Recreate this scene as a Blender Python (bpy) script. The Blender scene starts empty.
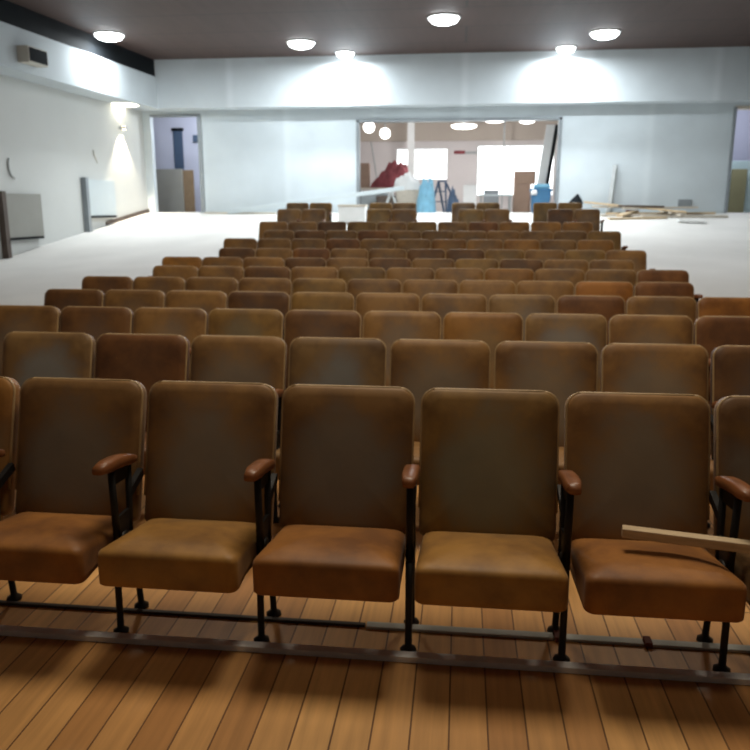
import bpy, bmesh, math, random
from mathutils import Vector, Matrix
random.seed(7)
S = bpy.context.scene
COL = S.collection
PI = math.pi

# ------------------------------------------------------------------ camera
FPX, H = 750.0, 1.433
YAW, PIT = math.radians(6.45), math.radians(12.6)
F = Vector((-math.sin(YAW)*math.cos(PIT), math.cos(YAW)*math.cos(PIT), -math.sin(PIT)))
R = Vector((math.cos(YAW), math.sin(YAW), 0))
U = R.cross(F)
CAM = Vector((0, 0, H))
cd = bpy.data.cameras.new('camera')
cam = bpy.data.objects.new('camera', cd)
COL.objects.link(cam)
cam.matrix_world = Matrix(((R.x, U.x, -F.x, 0), (R.y, U.y, -F.y, 0), (R.z, U.z, -F.z, H), (0, 0, 0, 1)))
cd.sensor_width = 36; cd.lens = 36
cd.clip_start = .05; cd.clip_end = 200
cd.dof.use_dof = True; cd.dof.focus_distance = 1.3; cd.dof.aperture_fstop = 8
S.camera = cam

def ray(x, y): return F*FPX + R*(x-375) - U*(y-375)
def atY(x, y, Y): d = ray(x, y); return CAM + d*(Y/d.y)
def atZ(x, y, z): d = ray(x, y); return CAM + d*((z-H)/d.z)
def atPlane(x, y, p, n): d = ray(x, y); return CAM + d*((p-CAM).dot(n)/d.dot(n))

# ------------------------------------------------------------------ scene settings
vs = S.view_settings
S.display_settings.display_device = 'sRGB'
vs.view_transform = 'Standard'; vs.look = 'None'; vs.gamma = 1; vs.use_curve_mapping = False
vs.exposure = 0.0

# ------------------------------------------------------------------ materials
def new_mat(name):
    m = bpy.data.materials.new(name); m.use_nodes = True
    return m, m.node_tree.nodes, m.node_tree.links, m.node_tree.nodes['Principled BSDF']

def mat(name, col, rough=.6, metal=0, spec=.5, noise=0, nscale=6, bump=0, dark=None, stretch=None):
    m, N, L, b = new_mat(name)
    b.inputs['Base Color'].default_value = (*col, 1)
    b.inputs['Roughness'].default_value = rough; b.inputs['Metallic'].default_value = metal
    b.inputs['Specular IOR Level'].default_value = spec
    if noise or bump:
        tc = N.new('ShaderNodeTexCoord'); nz = N.new('ShaderNodeTexNoise')
        nz.inputs['Scale'].default_value = nscale; nz.inputs['Detail'].default_value = 5
        src = tc.outputs['Object']
        if stretch:
            mp = N.new('ShaderNodeMapping'); mp.inputs['Scale'].default_value = stretch
            L.new(src, mp.inputs[0]); src = mp.outputs[0]
        L.new(src, nz.inputs['Vector'])
        if noise:
            r = N.new('ShaderNodeValToRGB')
            d = dark or tuple(c*(1-noise) for c in col)
            r.color_ramp.elements[0].color = (*d, 1); r.color_ramp.elements[0].position = .3
            r.color_ramp.elements[1].color = (*col, 1); r.color_ramp.elements[1].position = .65
            L.new(nz.outputs['Fac'], r.inputs[0]); L.new(r.outputs[0], b.inputs['Base Color'])
        if bump:
            bp = N.new('ShaderNodeBump'); bp.inputs['Strength'].default_value = bump
            L.new(nz.outputs['Fac'], bp.inputs['Height']); L.new(bp.outputs[0], b.inputs['Normal'])
    return m

def emit(name, col, strength):
    m, N, L, b = new_mat(name)
    b.inputs['Base Color'].default_value = (.8, .8, .8, 1)
    b.inputs['Emission Color'].default_value = (*col, 1)
    b.inputs['Emission Strength'].default_value = strength
    return m

def upholstery():
    """worn brown cloth: greyed patch in the middle of each back, tinted per piece"""
    m, N, L, b = new_mat('upholstery')
    tc = N.new('ShaderNodeTexCoord'); oi = N.new('ShaderNodeObjectInfo')
    off = N.new('ShaderNodeVectorMath'); off.operation = 'MULTIPLY_ADD'
    rnd = N.new('ShaderNodeCombineXYZ')
    L.new(oi.outputs['Random'], rnd.inputs[0]); L.new(oi.outputs['Random'], rnd.inputs[2])
    off.inputs[1].default_value = (37, 1, 23)
    L.new(rnd.outputs[0], off.inputs[0]); L.new(tc.outputs['Object'], off.inputs[2])
    n1 = N.new('ShaderNodeTexNoise'); n1.inputs['Scale'].default_value = 5; n1.inputs['Detail'].default_value = 6; n1.inputs['Roughness'].default_value = .6
    L.new(off.outputs[0], n1.inputs['Vector'])
    n2 = N.new('ShaderNodeTexNoise'); n2.inputs['Scale'].default_value = 60; n2.inputs['Detail'].default_value = 3
    L.new(off.outputs[0], n2.inputs['Vector'])
    # wear in the middle of the back (generated coordinates of the piece)
    sub = N.new('ShaderNodeVectorMath'); sub.operation = 'SUBTRACT'; sub.inputs[1].default_value = (.5, .5, .45)
    L.new(tc.outputs['Generated'], sub.inputs[0])
    scl = N.new('ShaderNodeVectorMath'); scl.operation = 'MULTIPLY'; scl.inputs[1].default_value = (1.9, 0, 1.75)
    L.new(sub.outputs[0], scl.inputs[0])
    ln = N.new('ShaderNodeVectorMath'); ln.operation = 'LENGTH'; L.new(scl.outputs[0], ln.inputs[0])
    wob = N.new('ShaderNodeMath'); wob.operation = 'MULTIPLY_ADD'; wob.inputs[1].default_value = .9
    L.new(n1.outputs['Fac'], wob.inputs[0]); L.new(ln.outputs['Value'], wob.inputs[2])
    mr = N.new('ShaderNodeMapRange'); mr.interpolation_type = 'SMOOTHSTEP'
    mr.inputs['From Min'].default_value = .85; mr.inputs['From Max'].default_value = 1.42
    mr.inputs['To Min'].default_value = 1; mr.inputs['To Max'].default_value = 0
    L.new(wob.outputs[0], mr.inputs['Value'])
    at = N.new('ShaderNodeAttribute'); at.attribute_type = 'OBJECT'; at.attribute_name = 'wear'
    mw = N.new('ShaderNodeMath'); mw.operation = 'MULTIPLY'
    L.new(mr.outputs[0], mw.inputs[0]); L.new(at.outputs['Fac'], mw.inputs[1])
    base = N.new('ShaderNodeValToRGB')
    base.color_ramp.elements[0].position = .36; base.color_ramp.elements[0].color = (.140, .068, .024, 1)
    base.color_ramp.elements[1].position = .62; base.color_ramp.elements[1].color = (.27, .143, .046, 1)
    L.new(n1.outputs['Fac'], base.inputs[0])
    mx = N.new('ShaderNodeMix'); mx.data_type = 'RGBA'
    L.new(mw.outputs[0], mx.inputs['Factor']); L.new(base.outputs[0], mx.inputs['A'])
    mx.inputs['B'].default_value = (.262, .236, .192, 1)
    t = N.new('ShaderNodeAttribute'); t.attribute_type = 'OBJECT'; t.attribute_name = 'tint'
    mt = N.new('ShaderNodeMix'); mt.data_type = 'RGBA'; mt.blend_type = 'MULTIPLY'; mt.inputs['Factor'].default_value = 1
    L.new(mx.outputs['Result'], mt.inputs['A']); L.new(t.outputs['Color'], mt.inputs['B'])
    L.new(mt.outputs['Result'], b.inputs['Base Color'])
    b.inputs['Roughness'].default_value = .55; b.inputs['Specular IOR Level'].default_value = .35
    b.inputs['Sheen Weight'].default_value = .08
    bp = N.new('ShaderNodeBump'); bp.inputs['Strength'].default_value = .05; bp.inputs['Distance'].default_value = .006
    L.new(n2.outputs['Fac'], bp.inputs['Height']); L.new(bp.outputs[0], b.inputs['Normal'])
    return m

def planks_mat():
    m, N, L, b = new_mat('floorboards')
    tc = N.new('ShaderNodeTexCoord'); mp = N.new('ShaderNodeMapping')
    mp.inputs['Rotation'].default_value = (0, 0, PI/2)
    L.new(tc.outputs['Object'], mp.inputs[0])
    bk = N.new('ShaderNodeTexBrick'); bk.offset = .37; bk.offset_frequency = 2
    bk.inputs['Scale'].default_value = 1; bk.inputs['Brick Width'].default_value = 2.6; bk.inputs['Row Height'].default_value = .108
    bk.inputs['Mortar Size'].default_value = .003; bk.inputs['Mortar Smooth'].default_value = .3; bk.inputs['Bias'].default_value = 0
    bk.inputs['Color1'].default_value = (.46, .215, .070, 1); bk.inputs['Color2'].default_value = (.78, .43, .155, 1)
    bk.inputs['Mortar'].default_value = (.17, .078, .027, 1)
    L.new(mp.outputs[0], bk.inputs['Vector'])
    g = N.new('ShaderNodeTexNoise'); g.inputs['Scale'].default_value = 3; g.inputs['Detail'].default_value = 8
    gm = N.new('ShaderNodeMapping'); gm.inputs['Scale'].default_value = (14, .8, 1)
    L.new(tc.outputs['Object'], gm.inputs[0]); L.new(gm.outputs[0], g.inputs['Vector'])
    gr = N.new('ShaderNodeMapRange'); gr.inputs['To Min'].default_value = .62; gr.inputs['To Max'].default_value = 1.3
    L.new(g.outputs['Fac'], gr.inputs['Value'])
    d = N.new('ShaderNodeTexNoise'); d.inputs['Scale'].default_value = 1.3; d.inputs['Detail'].default_value = 4
    L.new(tc.outputs['Object'], d.inputs['Vector'])
    dr = N.new('ShaderNodeMapRange'); dr.inputs['From Min'].default_value = .3; dr.inputs['From Max'].default_value = .7
    dr.inputs['To Min'].default_value = .75; dr.inputs['To Max'].default_value = 1.1
    L.new(d.outputs['Fac'], dr.inputs['Value'])
    mm = N.new('ShaderNodeMath'); mm.operation = 'MULTIPLY'; L.new(gr.outputs[0], mm.inputs[0]); L.new(dr.outputs[0], mm.inputs[1])
    v = N.new('ShaderNodeVectorMath'); v.operation = 'SCALE'
    L.new(bk.outputs['Color'], v.inputs[0]); L.new(mm.outputs[0], v.inputs['Scale'])
    L.new(v.outputs[0], b.inputs['Base Color'])
    b.inputs['Roughness'].default_value = .42
    bp = N.new('ShaderNodeBump'); bp.inputs['Strength'].default_value = .25; bp.inputs['Distance'].default_value = .004; bp.invert = True
    L.new(bk.outputs['Fac'], bp.inputs['Height']); L.new(bp.outputs[0], b.inputs['Normal'])
    return m

def drywall_mat(name, a, seam, pw, ph, axis_rot):
    m, N, L, b = new_mat(name)
    tc = N.new('ShaderNodeTexCoord'); mp = N.new('ShaderNodeMapping')
    mp.inputs['Rotation'].default_value = axis_rot
    L.new(tc.outputs['Object'], mp.inputs[0])
    bk = N.new('ShaderNodeTexBrick'); bk.offset = .5
    bk.inputs['Scale'].default_value = 1; bk.inputs['Brick Width'].default_value = pw; bk.inputs['Row Height'].default_value = ph
    bk.inputs['Mortar Size'].default_value = .16; bk.inputs['Mortar Smooth'].default_value = 1
    bk.inputs['Color1'].default_value = (*a, 1); bk.inputs['Color2'].default_value = (*[c*.93 for c in a], 1)
    bk.inputs['Mortar'].default_value = (*seam, 1)
    L.new(mp.outputs[0], bk.inputs['Vector'])
    n = N.new('ShaderNodeTexNoise'); n.inputs['Scale'].default_value = .9; n.inputs['Detail'].default_value = 4
    L.new(tc.outputs['Object'], n.inputs['Vector'])
    r = N.new('ShaderNodeMapRange'); r.inputs['From Min'].default_value = .3; r.inputs['From Max'].default_value = .7
    r.inputs['To Min'].default_value = .9; r.inputs['To Max'].default_value = 1.03
    L.new(n.outputs['Fac'], r.inputs['Value'])
    v = N.new('ShaderNodeVectorMath'); v.operation = 'SCALE'
    L.new(bk.outputs['Color'], v.inputs[0]); L.new(r.outputs[0], v.inputs['Scale'])
    L.new(v.outputs[0], b.inputs['Base Color'])
    b.inputs['Roughness'].default_value = .85; b.inputs['Specular IOR Level'].default_value = .2
    return m

def ceiling_mat():
    m, N, L, b = new_mat('ceiling_boards')
    tc = N.new('ShaderNodeTexCoord')
    bk = N.new('ShaderNodeTexBrick'); bk.offset = .5
    bk.inputs['Scale'].default_value = 1; bk.inputs['Brick Width'].default_value = 60; bk.inputs['Row Height'].default_value = 1.6
    bk.inputs['Mortar Size'].default_value = .03; bk.inputs['Mortar Smooth'].default_value = .4
    bk.inputs['Color1'].default_value = (.048, .026, .0205, 1); bk.inputs['Color2'].default_value = (.054, .0295, .024, 1)
    bk.inputs['Mortar'].default_value = (.022, .015, .014, 1)
    L.new(tc.outputs['Object'], bk.inputs['Vector'])
    mp = N.new('ShaderNodeMapping'); mp.inputs['Scale'].default_value = (3.0, .35, 1)
    L.new(tc.outputs['Object'], mp.inputs[0])
    n = N.new('ShaderNodeTexNoise'); n.inputs['Scale'].default_value = 2.2; n.inputs['Detail'].default_value = 6
    L.new(mp.outputs[0], n.inputs['Vector'])
    r = N.new('ShaderNodeMapRange'); r.inputs['To Min'].default_value = .7; r.inputs['To Max'].default_value = 1.3
    L.new(n.outputs['Fac'], r.inputs['Value'])
    v = N.new('ShaderNodeVectorMath'); v.operation = 'SCALE'
    L.new(bk.outputs['Color'], v.inputs[0]); L.new(r.outputs[0], v.inputs['Scale'])
    L.new(v.outputs[0], b.inputs['Base Color'])
    b.inputs['Roughness'].default_value = .7
    return m

M = dict(
    cloth=upholstery(), planks=planks_mat(), ceil=ceiling_mat(),
    highlight_piping=mat('worn_highlight_piping', (.46, .31, .15), .5, noise=.35, nscale=9),  # pale tone carries the rim highlight as well as edge wear
    shell=mat('back_shell', (.10, .045, .018), .5, noise=.3, nscale=8),
    iron=mat('cast_iron', (.012, .011, .011), .5, .3, noise=.3, nscale=20),
    armwood=mat('arm_wood', (.235, .085, .028), .38, noise=.35, nscale=9, stretch=(6, 1, 6)),
    white_floor=mat('pale_screed', (.74, .725, .69), .75, noise=.10, nscale=.8, spec=.2),
    wall=drywall_mat('plasterboard', (.565, .628, .662), (.59, .65, .68), 2.4, 6.5, (PI/2, 0, 0)),
    upper=drywall_mat('upper_plasterboard', (.545, .60, .63), (.60, .65, .68), 3.1, 9.0, (PI/2, 0, 0)),
    side=mat('side_plaster', (.53, .545, .53), .85, noise=.07, nscale=.6, spec=.2),
    lavender=mat('vestibule_paint', (.55, .58, .70), .85, noise=.08, nscale=.8, spec=.2),
    lobbywall=mat('lobby_paint', (.66, .62, .61), .85, noise=.1, nscale=.8, spec=.2),
    lobbyhead=mat('lobby_header', (.50, .44, .38), .85, noise=.1, nscale=.8, spec=.2),
    black=mat('black_paint', (.006, .008, .010), .8, spec=.15, noise=.3, nscale=3),
    steel=mat('grey_steel', (.26, .29, .31), .5, .2, noise=.15, nscale=5),
    rail=mat('dull_metal_strip', (.88, .90, .92), .45, 0, noise=.25, nscale=9),
    railpale=mat('pale_metal_strip', (.50, .52, .49), .5, .1, noise=.25, nscale=9),
    raildark=mat('dark_metal_strip', (.055, .045, .04), .5, .3, noise=.25, nscale=9),
    rust=mat('rusty_joint', (.16, .035, .02), .7, noise=.3, nscale=30),
    greyboard=mat('grey_board', (.27, .27, .245), .8, noise=.08, nscale=2),
    bluegrey=mat('blue_grey_board', (.50, .56, .58), .8, noise=.06, nscale=2),
    brown=mat('brown_board', (.22, .15, .085), .7, noise=.3, nscale=5, stretch=(8, 8, 1)),
    darkbrown=mat('dark_post', (.085, .06, .045), .6, noise=.3, nscale=5),
    olive=mat('olive_board', (.30, .29, .155), .75, noise=.1, nscale=3),
    cyan=mat('pale_cyan_paint', (.50, .66, .66), .7, noise=.06, nscale=3),
    pine=mat('raw_pine', (.64, .49, .31), .6, noise=.25, nscale=6, stretch=(1, 12, 12)),
    pale=mat('pale_timber', (.62, .56, .47), .7, noise=.2, nscale=6, stretch=(1, 12, 12)),
    grey_lath=mat('weathered_lath', (.40, .42, .42), .7, noise=.2, nscale=6),
    beige=mat('beige_plastic', (.52, .49, .42), .5, noise=.05, nscale=5),
    white=mat('white_card', (.78, .79, .78), .7, noise=.05, nscale=5),
    maroon=mat('maroon_cloth', (.26, .055, .065), .85, noise=.4, nscale=7, bump=.3),
    skyblue=mat('light_blue_sheet', (.22, .50, .68), .45, noise=.25, nscale=6, bump=.3),
    navy=mat('dark_blue_metal', (.06, .10, .17), .5, noise=.2, nscale=6),
    blue=mat('blue_plastic', (.05, .17, .32), .4, noise=.2, nscale=5),
    card=mat('cardboard', (.33, .22, .16), .8, noise=.15, nscale=5),
    redbrick=mat('red_brick', (.28, .09, .07), .8, noise=.25, nscale=12),
    lamp=emit('lamp_diffuser', (.93, .98, 1), 16),
    globe=emit('lit_globe', (1, .97, .93), 5),
    day=emit('daylight_pane', (.93, .97, 1), 3.2),
    warm=emit('warm_lens', (1, .8, .5), 12),
    lampring=mat('lamp_ring', (.7, .7, .7), .4),
)

# ------------------------------------------------------------------ mesh helpers
class MB:
    def __init__(s): s.bm = bmesh.new(); s.mi = 0
    def _tag(s, faces, smooth=False):
        for f in faces: f.material_index = s.mi; f.smooth = smooth
    def box(s, lo, hi, bev=0, mtx=None):
        r = bmesh.ops.create_cube(s.bm, size=1)
        v = r['verts']; c = [(a+b)/2 for a, b in zip(lo, hi)]; d = [b-a for a, b in zip(lo, hi)]
        for p in v: p.co = Vector((p.co.x*d[0]+c[0], p.co.y*d[1]+c[1], p.co.z*d[2]+c[2]))
        fs = {f for p in v for f in p.link_faces}; s._tag(fs)
        if bev:
            es = list({e for p in v for e in p.link_edges})
            b = bmesh.ops.bevel(s.bm, geom=es, offset=bev, segments=2, affect='EDGES', profile=.5)
            v = b['verts'] if False else list({q for f in b['faces'] for q in f.verts} | {p for p in v if p.is_valid})
            s._tag(b['faces'])
        if mtx is not None:
            for p in v: p.co = mtx @ p.co
        return s
    def bar(s, a, b, w, h, bev=0, up=Vector((0, 0, 1))):
        a, b = Vector(a), Vector(b); d = b-a; l = d.length; x = d.normalized()
        y = up.cross(x)
        if y.length < 1e-4: y = Vector((0, 1, 0)).cross(x)
        y.normalize(); z = x.cross(y)
        m = Matrix(((x.x, y.x, z.x, a.x), (x.y, y.y, z.y, a.y), (x.z, y.z, z.z, a.z), (0, 0, 0, 1)))
        return s.box((0, -w/2, -h/2), (l, w/2, h/2), bev, m)
    def tube(s, pts, rad, seg=8, cap=True):
        pts = [Vector(p) for p in pts]; rings = []
        rads = rad if isinstance(rad, (list, tuple)) else [rad]*len(pts)
        for i, p in enumerate(pts):
            t = (pts[min(i+1, len(pts)-1)]-pts[max(i-1, 0)]).normalized()
            a = t.cross(Vector((1, 0, 0)))
            if a.length < .1: a = t.cross(Vector((0, 1, 0)))
            a.normalize(); b = t.cross(a)
            rings.append([s.bm.verts.new(p+(a*math.cos(k*2*PI/seg)+b*math.sin(k*2*PI/seg))*rads[i]) for k in range(seg)])
        fs = []
        for r0, r1 in zip(rings, rings[1:]):
            for k in range(seg): fs.append(s.bm.faces.new((r0[k], r0[(k+1) % seg], r1[(k+1) % seg], r1[k])))
        s._tag(fs, True)
        if cap: s._tag([s.bm.faces.new(rings[0][::-1]), s.bm.faces.new(rings[-1])])
        return s
    def rings(s, rs, capa=True, capb=True, smooth=True):
        vs_ = [[s.bm.verts.new(p) for p in r] for r in rs]; n = len(rs[0]); fs = []
        for a, b in zip(vs_, vs_[1:]):
            for k in range(n): fs.append(s.bm.faces.new((a[k], a[(k+1) % n], b[(k+1) % n], b[k])))
        if capa: fs.append(s.bm.faces.new(vs_[0][::-1]))
        if capb: fs.append(s.bm.faces.new(vs_[-1]))
        s._tag(fs, smooth); return s
    def lathe(s, prof, c=(0, 0, 0), seg=24):
        return s.rings([[(c[0]+r*math.cos(k*2*PI/seg), c[1]+r*math.sin(k*2*PI/seg), c[2]+z) for k in range(seg)] for r, z in prof])
    def prism(s, poly, t, smooth=False):
        """polygon (list of 3-vectors) pushed along vector t"""
        t = Vector(t); p0 = [Vector(p) for p in poly]
        return s.rings([p0, [p+t for p in p0]], smooth=smooth)
    def build(s, name, mats, parent=None, loc=None):
        bmesh.ops.recalc_face_normals(s.bm, faces=s.bm.faces)
        me = bpy.data.meshes.new(name); s.bm.to_mesh(me); s.bm.free()
        for m in (mats if isinstance(mats, (list, tuple)) else [mats]): me.materials.append(m)
        o = bpy.data.objects.new(name, me); COL.objects.link(o)
        if parent: o.parent = parent
        if loc is not None: o.location = loc
        return o

def tag(o, label, cat, group=None, kind=None):
    o['label'] = label; o['category'] = cat
    if group: o['group'] = group
    if kind: o['kind'] = kind
    return o
def empty(name, loc=(0, 0, 0)):
    o = bpy.data.objects.new(name, None); COL.objects.link(o); o.location = loc; o.empty_display_size = .1
    return o
def struct(o): o['kind'] = 'structure'; return o
def centred(mb_pts):
    c = sum((Vector(p) for p in mb_pts), Vector())/len(mb_pts); return c

# ------------------------------------------------------------------ the raked floor
YK = [-9, 5.2, 6.2, 7.18, 8.16, 9.12, 10.1, 11.06, 12.04, 14.42, 15.40, 21, 40]
HK = [0, 0, .01, .035, .066, .118, .20, .283, .395, .59, .715, 1.29, 1.29]
def hY(Y):
    for a, b, p, q in zip(YK, YK[1:], HK, HK[1:]):
        if Y <= b: return p+(q-p)*(Y-a)/(b-a)
    return HK[-1]
def hfl(X, Y):
    d = .04*max(0, abs(X+.15)-4.5)*min(1, max(0, (20.6-Y)/5.5))*min(1, max(0, (Y-9)/4))
    return hY(Y)-d
def floor_at(x, y):
    Y = 2.0
    while Y < 30:
        p = atY(x, y, Y)
        if p.z <= hfl(p.x, Y): return p
        Y += .01
    return atY(x, y, 21)

XS, XE, YJ = -11, 11, 6.2
fl = MB(); fl.box((XS, -4, -.1), (XE, YJ, 0)); struct(fl.build('floor', M['planks']))
bm = MB(); nx, ny = 44, 60
grid = []
for j in range(ny+1):
    Y = YJ+(21.2-YJ)*j/ny
    grid.append([bm.bm.verts.new((XS+(XE-XS)*i/nx, Y, hfl(XS+(XE-XS)*i/nx, Y))) for i in range(nx+1)])
fs = [bm.bm.faces.new((grid[j][i], grid[j][i+1], grid[j+1][i+1], grid[j+1][i])) for j in range(ny) for i in range(nx)]
bm._tag(fs, True)
struct(bm.build('floor_slope', M['white_floor']))
lf = MB(); lf.box((XS, 21.2, 1.19), (XE, 28, 1.29)); struct(lf.build('floor_lobby', M['white_floor']))

# ------------------------------------------------------------------ walls and ceiling
ZC, ZB, YB, YW = 5.262, 4.03, 20.5, 21.0     # ceiling, underside of bulkhead, bulkhead face, wall face
MID = -.155
ce = MB(); ce.box((XS, -4, ZC), (XE, YB+.6, ZC+.15)); struct(ce.build('ceiling', M['ceil']))
# upper part of the rear wall stands forward of the lower part
b = MB(); b.box((-9.6, YB, ZB), (9.4, YW+.2, ZC)); struct(b.build('wall_back_bulkhead', M['upper']))
xl, xr = atY(357, 150, YW).x, atY(560, 150, YW).x            # central opening
zo = atY(460, 119, YW).z
dl0, dl1 = atY(152, 150, YW).x, atY(202, 150, YW).x          # left doorway
dr0, dr1 = atY(731, 150, YW).x, 8.3                          # right doorway
zd = atY(177, 115, YW).z
zb0 = .9
w = MB()
w.box((-10, YW, zb0), (dl0, YW+.2, ZB))
w.box((dl1, YW, zb0), (xl, YW+.2, ZB))
w.box((xr, YW, zb0), (dr0, YW+.2, ZB))
w.box((dr1, YW, zb0), (10, YW+.2, ZB))
w.box((dl0, YW, zd), (dl1, YW+.2, ZB))
w.box((dr0, YW, zd), (dr1, YW+.2, ZB))
w.box((xl, YW, zo), (xr, YW+.2, ZB))
struct(w.build('wall_back', M['wall']))
# side walls flare towards the front
def wx(Y, off=0): return -8.87-.06*(21-Y)+off
def flared(x0f, x1f, y0, y1, z0, z1):
    return [[(x0f(y0), y0, z0), (x1f(y0), y0, z0), (x1f(y0), y0, z1), (x0f(y0), y0, z1)],
            [(x0f(y1), y1, z0), (x1f(y1), y1, z0), (x1f(y1), y1, z1), (x0f(y1), y1, z1)]]
w = MB(); w.rings(flared(lambda Y: wx(Y)-.2, wx, -1, 21, -.2, ZC), smooth=False); struct(w.build('wall_left', M['side']))
mirror = lambda f: (lambda Y: 2*MID-f(Y))
w = MB(); w.rings(flared(mirror(wx), mirror(lambda Y: wx(Y)-.2), -1, 21, -.2, ZC), smooth=False); struct(w.build('wall_right', M['side']))
ZBL = 4.83
fx = lambda Y: -8.21-.072*(20.4-Y)
for nm, mf in (('wall_left_bulkhead', lambda f: f), ('wall_right_bulkhead', mirror)):
    w = MB(); w.rings(flared(mf(wx), mf(fx), -1, YB, ZB, ZBL), smooth=False); struct(w.build(nm, M['upper']))
for nm, mf in (('trim_1', lambda f: f), ('trim_2', mirror)):
    w = MB(); w.rings(flared(mf(wx), mf(lambda Y: fx(Y)-.03), -1, YB, ZBL, ZC), smooth=False); struct(w.build(nm, M['black']))
# lobby and vestibules beyond the rear wall
ZL = 4.5
YV, YL = 24.0, 27.0
w = MB(); w.box((-10, 21.2, ZL), (10, 28, ZL+.1)); struct(w.build('ceiling_lobby', M['lobbywall']))
for nm, x0 in (('wall_lobby_left', -4.2), ('wall_lobby_right', 3.75)):
    w = MB(); w.box((x0, 21.2, 1.2), (x0+.15, 28, ZL)); struct(w.build(nm, M['lobbywall']))
w = MB(); w.box((-10.2, YV, 1.2), (-4.2, YV+.15, ZL)); struct(w.build('wall_vestibule_left', M['lavender']))
w = MB(); w.box((3.9, YV, 1.2), (10.2, YV+.15, ZL)); struct(w.build('wall_vestibule_right', M['lavender']))
wins = []
for (x0, y0, x1, y1) in ((396, 148, 448, 180), (476, 144.5, 556, 196)):
    a = atY(x0, y1, YL); c = atY(x1, y0, YL); wins.append((a.x, a.z, c.x, c.z))
w = MB()
xa, xb = -4.05, 3.75
w.box((xa, YL, 1.2), (wins[0][0], YL+.2, 3.66))
w.box((wins[0][2], YL, 1.2), (wins[1][0], YL+.2, 3.66))
w.box((wins[1][2], YL, 1.2), (xb, YL+.2, 3.66))
for q in wins: w.box((q[0], YL, 1.2), (q[2], YL+.2, q[1])); w.box((q[0], YL, q[3]), (q[2], YL+.2, 3.66))
struct(w.build('wall_lobby_back', M['lobbywall']))
w = MB(); w.box((xa, YL-.12, 3.66), (xb, YL+.2, ZL)); struct(w.build('trim_3', M['lobbyhead']))
for i, q in enumerate(wins):
    r = struct(empty('window_%d' % (i+1), (0, YL+.1, q[1])))
    m_ = MB(); t = .04
    m_.box((q[0], -.05, 0), (q[0]+t, .05, q[3]-q[1])); m_.box((q[2]-t, -.05, 0), (q[2], .05, q[3]-q[1]))
    m_.box((q[0]+t, -.05, 0), (q[2]-t, .05, t)); m_.box((q[0]+t, -.05, q[3]-q[1]-t), (q[2]-t, .05, q[3]-q[1]))
    xm = q[0]+(q[2]-q[0])*(.36 if i == 0 else .42)
    m_.box((xm-.015, -.03, t), (xm+.015, .03, q[3]-q[1]-t))
    struct(m_.build('window_frame', M['white'], r))
    m_ = MB(); m_.box((q[0]+t, .05, t), (q[2]-t, .06, q[3]-q[1]-t)); struct(m_.build('window_pane', M['day'], r))
# narrow bright side windows of the lobby, close to the opening
for i, (x0, x1, y0, y1, xw, s) in enumerate(((354.5, 361, 150, 173, -4.05, 1), (555.5, 560, 150, 178, 3.75, -1))):
    pa = atPlane(x0+ (3 if s > 0 else 0), y1, Vector((xw, 0, 0)), Vector((1, 0, 0))); pb = atPlane(x1, y0, Vector((xw, 0, 0)), Vector((1, 0, 0)))
    ya, yb = sorted((pa.y, pb.y)); ya = max(ya, 21.4); yb = min(yb, 27.0)
    r = struct(empty('window_%d' % (i+3), (xw, 0, pa.z)))
    m_ = MB(); hh = pb.z-pa.z
    m_.box((-.02, ya-.05, -.05), (.02, yb+.05, 0)); m_.box((-.02, ya-.05, hh), (.02, yb+.05, hh+.05))
    m_.box((-.02, ya-.05, 0), (.02, ya, hh)); m_.box((-.02, yb, 0), (.02, yb+.05, hh))
    struct(m_.build('window_frame', M['white'], r))
    m_ = MB(); m_.box((-.008, ya, 0), (.008, yb, hh)); struct(m_.build('window_pane', M['day'], r))
# frames of the openings
fz = 1.29
w = MB()
w.box((xl-.02, YW-.03, fz-.15), (xl+.06, YW+.22, zo)); w.box((xr-.06, YW-.03, fz-.15), (xr+.02, YW+.22, zo)); w.box((xl-.02, YW-.03, zo-.05), (xr+.02, YW+.22, zo+.02))
struct(w.build('trim_4', M['steel']))
w = MB(); w.box((dl1-.1, YW-.03, fz-.15), (dl1+.02, YW+.22, zd)); w.box((dl0, YW-.02, zd-.04), (dl1, YW+.2, zd+.02)); struct(w.build('trim_5', M['steel']))
w = MB(); w.box((dr0-.03, YW-.05, fz-.15), (dr0+.04, YW+.22, zd)); struct(w.build('trim_6', M['steel']))
w = MB(); w.box((dr0, YW-.02, zd-.05), (dr1, YW+.2, zd+.03)); struct(w.build('trim_7', M['pale']))
w = MB()
for k in range(8):
    y0, y1 = 18.6+k*.3, 18.6+(k+1)*.3
    w.rings([[(wx(y), y, hfl(wx(y), y)-.02), (wx(y)+.03, y, hfl(wx(y), y)-.02), (wx(y)+.03, y, hfl(wx(y), y)+.10), (wx(y), y, hfl(wx(y), y)+.10)] for y in (y0, y1)], smooth=False)
struct(w.build('dark_base_strip_left', M['darkbrown']))  # dark strip along the foot of the left wall
w = MB(); w.box((dl1+.02, YW-.02, fz-.1), (xl-.02, YW, fz+.07)); w.box((xr+.02, YW-.02, fz-.1), (dr0-.06, YW, fz+.07)); struct(w.build('baseboard_back', M['bluegrey']))

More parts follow.
